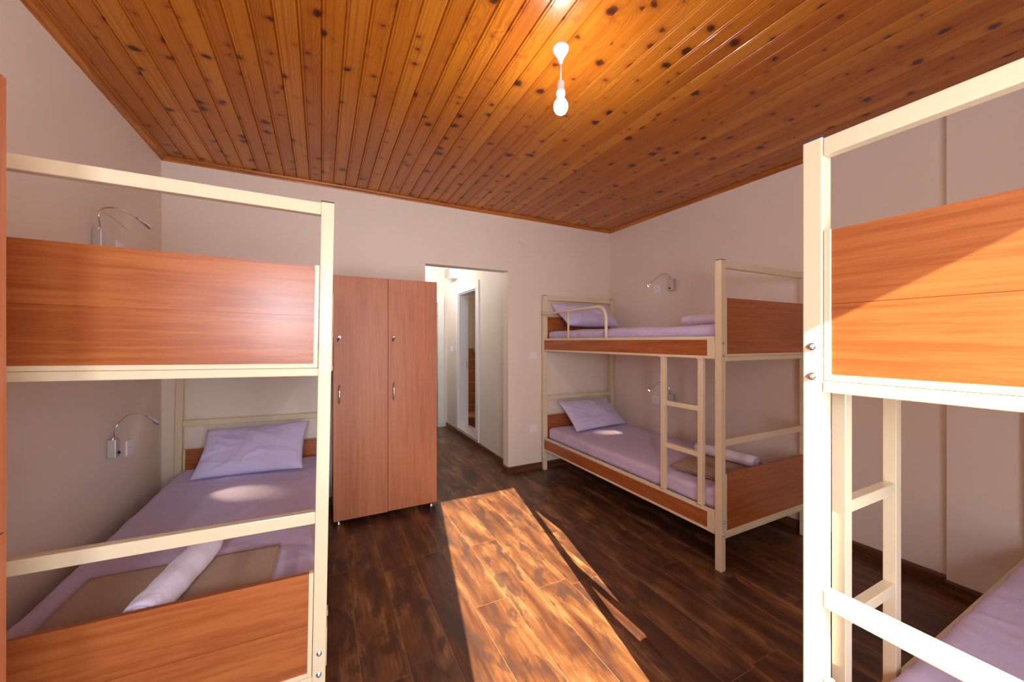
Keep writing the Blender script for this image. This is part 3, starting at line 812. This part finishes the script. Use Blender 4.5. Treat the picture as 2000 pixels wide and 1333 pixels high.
# ------------------------------------------------------------------ sockets and switches
def plate_x(name, label, cat, wall_x, side, y, z, w=0.085, h=0.085, socket=True):
    t = thing(name, label, cat, (wall_x, y, z))
    s = side
    obj('cover_plate', boxes((0, s * 0.009, -w / 2, w / 2, -h / 2, h / 2), bev=0.003, seg=2), M['white'], t)
    if socket:
        bm = lathe_bm([(0.021, s * 0.009), (0.021, s * 0.0105), (0.018, s * 0.0105), (0.0175, s * 0.0095)], 24, 'X')
        obj('socket_insert', bm, M['white'], t)
        bm = bmesh.new()
        for dy in (-0.0095, 0.0095): lathe_bm([(0.0026, s * 0.0096), (0.0026, s * 0.0108)], 10, 'X', bm, (0, dy, 0))
        obj('pin_holes', bm, M['black'], t)
    return t
plate_x('wall_socket', 'white wall socket half hidden by the upper foot panel of the left wall bed', 'socket', XL, 1, 2.800, 1.826)
plate_x('wall_socket', 'white wall socket beside the lower reading lamp on the left wall', 'socket', XL, 1, 2.915, 0.724)
plate_x('wall_socket', 'white wall socket left of the upper reading lamp on the right wall', 'socket', 2.9945, -1, 2.725, 1.846)
plate_x('wall_socket', 'white wall socket behind the ladder under the far right upper bunk', 'socket', 2.9945, -1, 2.745, 0.745)

def plate_y(name, label, cat, x, z, w, h, kind):
    t = thing(name, label, cat, (x, YB, z))
    obj('cover_plate', boxes((-w / 2, w / 2, -0.009, 0, -h / 2, h / 2), bev=0.003, seg=2), M['white'], t)
    if kind == 'switch': obj('rocker', boxes((-0.026, 0.026, -0.012, -0.009, -0.026, 0.026), bev=0.0015), M['white'], t)
    else:
        obj('socket_insert', lathe_bm([(0.021, -0.009), (0.021, -0.0105), (0.018, -0.0105), (0.0175, -0.0095)], 24, 'Y'), M['white'], t)
        bm = bmesh.new()
        for dx in (-0.0095, 0.0095): lathe_bm([(0.0026, -0.0096), (0.0026, -0.0108)], 10, 'Y', bm, (dx, 0, 0))
        obj('pin_holes', bm, M['black'], t)
plate_y('light_switch', 'white light switch on the back wall between doorway and bunk bed', 'switch', 1.960, 1.177, 0.082, 0.082, 'switch')
plate_y('wall_socket', 'white wall socket low on the back wall between doorway and bunk bed', 'socket', 1.967, 0.423, 0.080, 0.080, 'socket')
t = tag(obj('blanking_cap', lathe_bm([(0.034, 0), (0.034, -0.004), (0.031, -0.006)], 28, 'Y'), M['wall'], None, True), 'round wall-coloured cover cap high on the back wall right of the doorway', 'cover cap')
t.location = (1.808, YB, 2.312)
t = thing('light_switch', 'white light switch in the hallway left of the bathroom door', 'switch', (HX1, 5.49, 1.215))
obj('cover_plate', boxes((-0.009, 0, -0.042, 0.042, -0.042, 0.042), bev=0.003, seg=2), M['white'], t)
obj('rocker', boxes((-0.012, -0.009, -0.028, 0.028, -0.028, 0.028), bev=0.0015), M['white'], t)
t = thing('wall_fan_box', 'white ventilation box with a dark front high on the hallway wall', 'ventilation box', (HX1, 5.24, 2.235))
obj('housing', boxes((-0.11, 0, 0, 0.26, 0, 0.165), bev=0.004, seg=2), M['white'], t)
obj('front_grille', boxes((-0.114, -0.110, 0.012, 0.248, 0.012, 0.153), bev=0.001), plain('grey_grille', (0.28, 0.23, 0.20), 0.5), t)
